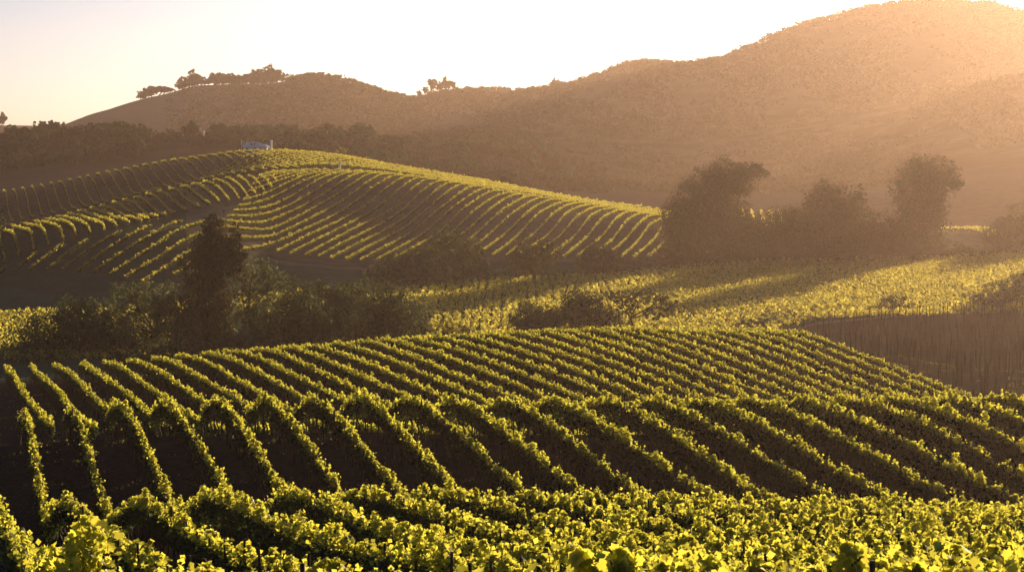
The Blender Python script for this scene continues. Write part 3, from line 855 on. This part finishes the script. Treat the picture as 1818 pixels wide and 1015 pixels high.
for px in list(np.arange(1056, 1240, 7)):
    oak(px + rg.normal(0, 3), 1594 + rg.uniform(-8, 10), rg.uniform(.8, 1.1), 'oak on the rounded shoulder of the hazy mountain skyline', 'oaks on the mountain shoulder', rg, BUSHY, sink=1.6)
for px in list(np.arange(1245, 1560, 8)):
    oak(px + rg.normal(0, 3), 1594 + rg.uniform(-8, 10), rg.uniform(.7, 1.15), 'oak on the steep hazy rise of the mountain skyline', 'oaks on the mountain rise', rg, BUSHY, sink=1.6)
for px in list(np.arange(1565, 1840, 16)):
    oak(px + rg.normal(0, 4), 1594 + rg.uniform(-8, 10), rg.uniform(.5, .9), 'oak along the glowing summit of the hazy mountain', 'oaks on the mountain summit', rg, BUSHY, sink=1.6)
oak(2, 1575, 1.5, 'lone oak on the far skyline at the frame edge', None, rg, sx=.8)
# dark wood on the middle ridge
for j in range(210):
    px = rg.uniform(-30, 1020)
    if 255 < px < 400 and rg.random() < .6: continue
    Y = rg.uniform(770, 872)
    if px < 260: Y = rg.uniform(720, 872)
    if px > 470 and rg.random() < .5: Y = rg.uniform(640, 800)
    oak(px, Y, rg.uniform(.7, 1.15), 'round dark oak in the shaded wood along the middle ridge', 'oaks of the middle ridge wood', rg, BUSHY if rg.random() < .7 else PROTO, sink=.8)
for px, Y, sc in [(885, 640, .9), (905, 645, 1.0), (870, 650, .8), (525, 640, 1.0), (545, 655, 1.1), (500, 650, .8)]:
    oak(px, Y, sc, 'oak on the dim slope just behind the vine ridge', 'oaks behind the vine ridge', rg, BUSHY, sink=.5)


def woodland(name, label, n_cl, place, leaf, per, seed, material, r=(2.5, 5)):
    rng = np.random.default_rng(seed)
    px, Y = place(rng, n_cl)
    a, _ = ratios(px, np.full_like(px, 200.0))
    x = a * Y
    z = height(x, Y)
    rad = rng.uniform(*r, len(x))
    k = np.repeat(np.arange(len(x)), per)
    d = rng.normal(size=(len(k), 3)); d /= np.linalg.norm(d, axis=1)[:, None]
    d[:, 2] = np.abs(d[:, 2]) * .9
    p = np.stack([x[k], Y[k], z[k]], 1) + d * (rad[k] * rng.uniform(.6, 1.05, len(k)))[:, None]
    v, s, i = leaf_quads(p, leaf, rng, .6, d)
    tag(link(name, mesh_np(name, v, s, i, material)), label, 'woodland', kind='stuff')


def pl_far(rng, n):
    px = rng.uniform(300, 1900, n); Y = rng.uniform(1130, 1590, n)
    k = (np.sin(px * .013 + Y * .02) + np.sin(px * .031 - Y * .011) + rng.normal(0, .7, n) > -.6) | (px < 760)
    k &= ~((px < 512) & (Y > 1500)) & ((px > 420) | (rng.random(n) < .5))
    return px[k], Y[k]


woodland('mountain_woodland', 'scrubby woodland covering the hazy face of the far mountain', 6500, pl_far, 1.5, 24, 61, M_FARWOOD, (2.5, 5.5))


def pl_mid(rng, n):
    px = rng.uniform(1050, 1900, n); Y = rng.uniform(700, 1070, n)
    k = (np.sin(px * .02 + Y * .017) + rng.normal(0, .6, n) > -.3) & ~((px > 1680) & (Y < 860))
    return px[k], Y[k]


woodland('slope_woodland', 'patchy scrub on the hazy slopes behind the big trees', 2600, pl_mid, 1.1, 26, 62, M_FARWOOD, (1.8, 4))


def pl_ridge(rng, n):
    px = rng.uniform(-60, 1080, n); Y = rng.uniform(600, 880, n)
    k = (Y > np.interp(px, [0, 250, 300, 420, 470, 1080], [715, 730, 820, 820, 640, 640]))
    return px[k], Y[k]


woodland('ridge_undergrowth', 'dense dark undergrowth between the oaks of the middle ridge', 1700, pl_ridge, 1.0, 26, 63, M_FARWOOD, (1.6, 3.4))

# ------------------------------------------------------------------ buildings
hx = at(455, 260, 572).x
hy = 572
hzv = hz(hx, hy)
hb = at(455, 268, hy).z
h0 = hb - hzv
house = thing('house', 'white house with pale sloping roof and end chimney on the vine ridge', 'house', (hx, hy, hzv))
link('wall', mesh_np('wall', *box(-3.6, 2.6, 0, 5, -.8, h0 + 1.25), M_WHITE), house)
rv = np.array([(-3.9, -.35, h0 + 1.15), (2.2, -.35, h0 + 1.15), (4.1, -.35, h0 + .55), (4.1, 5.3, h0 + .55), (2.2, 5.3, h0 + 1.15), (-3.9, 5.3, h0 + 1.15),
               (-3.2, 2.3, h0 + 2.5), (.2, 2.3, h0 + 2.5), (2.2, 2.3, h0 + 1.9)], float)
link('roof', mesh_np('roof', rv, [4, 4, 4, 4, 3, 3, 3], [0, 1, 7, 6, 1, 2, 8, 7, 5, 6, 7, 4, 4, 7, 8, 3, 0, 6, 5, 2, 3, 8, 3, 3, 3][:22] + [2, 3, 8], M_ROOF), house) if False else None
rf = bpy.data.meshes.new('roof')
rf.from_pydata([tuple(v) for v in rv], [], [(0, 1, 7, 6), (1, 2, 8, 7), (4, 5, 6, 7), (3, 4, 7, 8), (5, 0, 6), (2, 3, 8), (0, 5, 4, 3, 2, 1)])
rf.materials.append(M_ROOF)
link('roof', rf, house)
link('chimney', mesh_np('chimney', *join([box(3.55, 4.15, 2.0, 2.6, -.5, h0 + 2.9), box(3.47, 4.23, 1.92, 2.68, h0 + 2.9, h0 + 3.05)]), M_WHITE), house)
for dx in (-1.35, -.55):
    d = link('dormer', mesh_np('dormer', *join([box(dx - .33, dx + .33, .5, 2.0, h0 + 1.55, h0 + 2.3)]), M_ROOF), house)
    link('pane', mesh_np('pane', *box(dx - .22, dx + .22, .46, .497, h0 + 1.68, h0 + 2.18), M_GLASS), d)
for dx in (-2.6, -.4, 1.2):
    w = link('window', mesh_np('window', *box(dx - .45, dx + .45, -.03, -.003, h0 + .1, h0 + .95), M_WHITE), house)
    link('pane', mesh_np('pane', *box(dx - .37, dx + .37, -.06, -.033, h0 + .18, h0 + .87), M_GLASS), w)
pole = tag(link('pole', mesh_np('pole', *join(tubes([[(0, 0, -.5, .09), (0, 0, 2, .08), (0, 0, 5.2 + h0 * 0, .07)]], 8) if False else [tubes([[(0, 0, -.5, .1), (0, 0, 1.5, .09), (0, 0, h0 + 3.1, .08)]], 8), box(-.16, .16, -.16, .16, h0 + 3.1, h0 + 3.2)]), M_WHITE), None,
                (at(429, 260, 570).x, 570, hz(at(429, 260, 570).x, 570))), 'slim white pole beside the white house', 'pole')
def ground_hit(px, py, y0, y1):
    a, b = ratios(px, py)
    y = np.arange(y0, y1, 1.0)
    d = height(a * y, y) - b * y
    k = np.nonzero(d > 0)[0]
    return float(y[k[0]]) if len(k) else float(y[np.argmax(d)])


for px, py, Y, w, h, lab in [(359, 229, 742, 1.5, 2.3, 'taller of two small pale huts among trees above the house'), (327, 233, 748, 1.9, 1.5, 'lower of two small pale huts among trees above the house')]:
    Y = ground_hit(px, py + 7, 640, 868) - 1.0
    c = at(px, py + 7, Y)
    g = hz(c.x, Y)
    hut = thing('hut', lab, 'hut', (c.x, Y, g))
    b = 0.0
    link('wall', mesh_np('wall', *box(-w / 2, w / 2, -w / 2, w / 2, -.5, b + h), M_PALE), hut)
    rm = bpy.data.meshes.new('roof')
    e = w / 2 + .2
    rm.from_pydata([(-e, -e, b + h), (e, -e, b + h), (e, e, b + h), (-e, e, b + h), (-e, 0, b + h + .5), (e, 0, b + h + .5)], [], [(0, 1, 5, 4), (2, 3, 4, 5), (0, 4, 3), (1, 2, 5), (0, 3, 2, 1)])
    rm.materials.append(M_ROOF)
    link('roof', rm, hut)
    link('door', mesh_np('door', *box(-.3, .3, -w / 2 - .04, -w / 2 - .003, b + .02, b + min(1.3, h * .8)), M_GLASS), hut)
for px, Y, h, lab in [(60, 800, 9, 'thin utility pole over the dark wood where the skyline is lowest'), (249, 790, 8, 'thin utility pole at the open end of the dark wood'), (339, 760, 7.5, 'thin utility pole between the two pale huts')]:
    x = at(px, 250, Y).x
    o = thing('utility_pole', lab, 'pole', (x, Y, hz(x, Y)))
    link('post', mesh_np('post', *tubes([[(0, 0, -.5, .16), (0, 0, h / 2, .14), (0, 0, h, .1)]], 6), M_WOOD), o)
    link('crossarm', mesh_np('crossarm', *box(-.9, .9, -.18, -.1, h - .7, h - .55), M_WOOD), o)
c = at(603, 297, 492)
g = hz(c.x, 492)
tag(link('marker_post', mesh_np('marker_post', *join([box(-.28, .28, -.2, .2, -.3, max(c.z - g, 0) + 1.0), box(-.36, .36, -.28, .28, max(c.z - g, 0) + 1.0, max(c.z - g, 0) + 1.12)]), M_WHITE), None, (c.x, 492, g)), 'short white capped post among vines on the ridge crest', 'post')

# ------------------------------------------------------------------ air
hm, nt, out = mat('haze')
pv = nt.nodes.new('ShaderNodeVolumePrincipled')
pv.inputs['Color'].default_value = (1.0, .78, .68, 1)
pv.inputs['Density'].default_value = 0.00009
pv.inputs['Anisotropy'].default_value = 0.71
nt.links.new(pv.outputs[0], out.inputs['Volume'])
try:
    hm.cycles.homogeneous_volume = True
except Exception:
    pass
hv = box(-2700, 2700, -160, 2640, -75, 135)
tag(link('haze', mesh_np('haze', *hv, hm)), 'warm evening haze filling the valley air', 'haze', kind='stuff')

# ------------------------------------------------------------------ light
AZ, EL = R(25), R(7.6)
S = Vector((math.sin(AZ) * math.cos(EL), math.cos(AZ) * math.cos(EL), math.sin(EL)))
sun = bpy.data.lights.new('sun', 'SUN')
sun.energy = 4.6; sun.angle = R(0.5); sun.color = (1.0, .70, .40)
so = bpy.data.objects.new('sun', sun); COL.objects.link(so)
so.rotation_euler = (-S).to_track_quat('-Z', 'Y').to_euler()
so.location = (60, -20, 60)
world = bpy.data.worlds.new('World'); scene.world = world
world.use_nodes = True
wn = world.node_tree
bg = wn.nodes.get('Background') or wn.nodes.new('ShaderNodeBackground')
sky = wn.nodes.new('ShaderNodeTexSky'); sky.sky_type = 'NISHITA'; sky.sun_disc = False
sky.sun_elevation = EL; sky.sun_rotation = AZ
sky.altitude = 100; sky.air_density = 0.4; sky.dust_density = 1.0; sky.ozone_density = 1.4
wn.links.new(sky.outputs[0], bg.inputs['Color'])
bg.inputs['Strength'].default_value = 0.05

scene.render.engine = 'CYCLES'
cy = scene.cycles
cy.max_bounces = 5; cy.diffuse_bounces = 3; cy.glossy_bounces = 2; cy.transmission_bounces = 4; cy.volume_bounces = 0; cy.transparent_max_bounces = 4
cy.use_denoising = True
try:
    cy.denoiser = 'OPENIMAGEDENOISE'
except Exception:
    pass
cy.caustics_reflective = False; cy.caustics_refractive = False
vs = scene.view_settings
vs.view_transform = 'Standard'; vs.look = 'None'; vs.gamma = 1.0; vs.exposure = 1.15
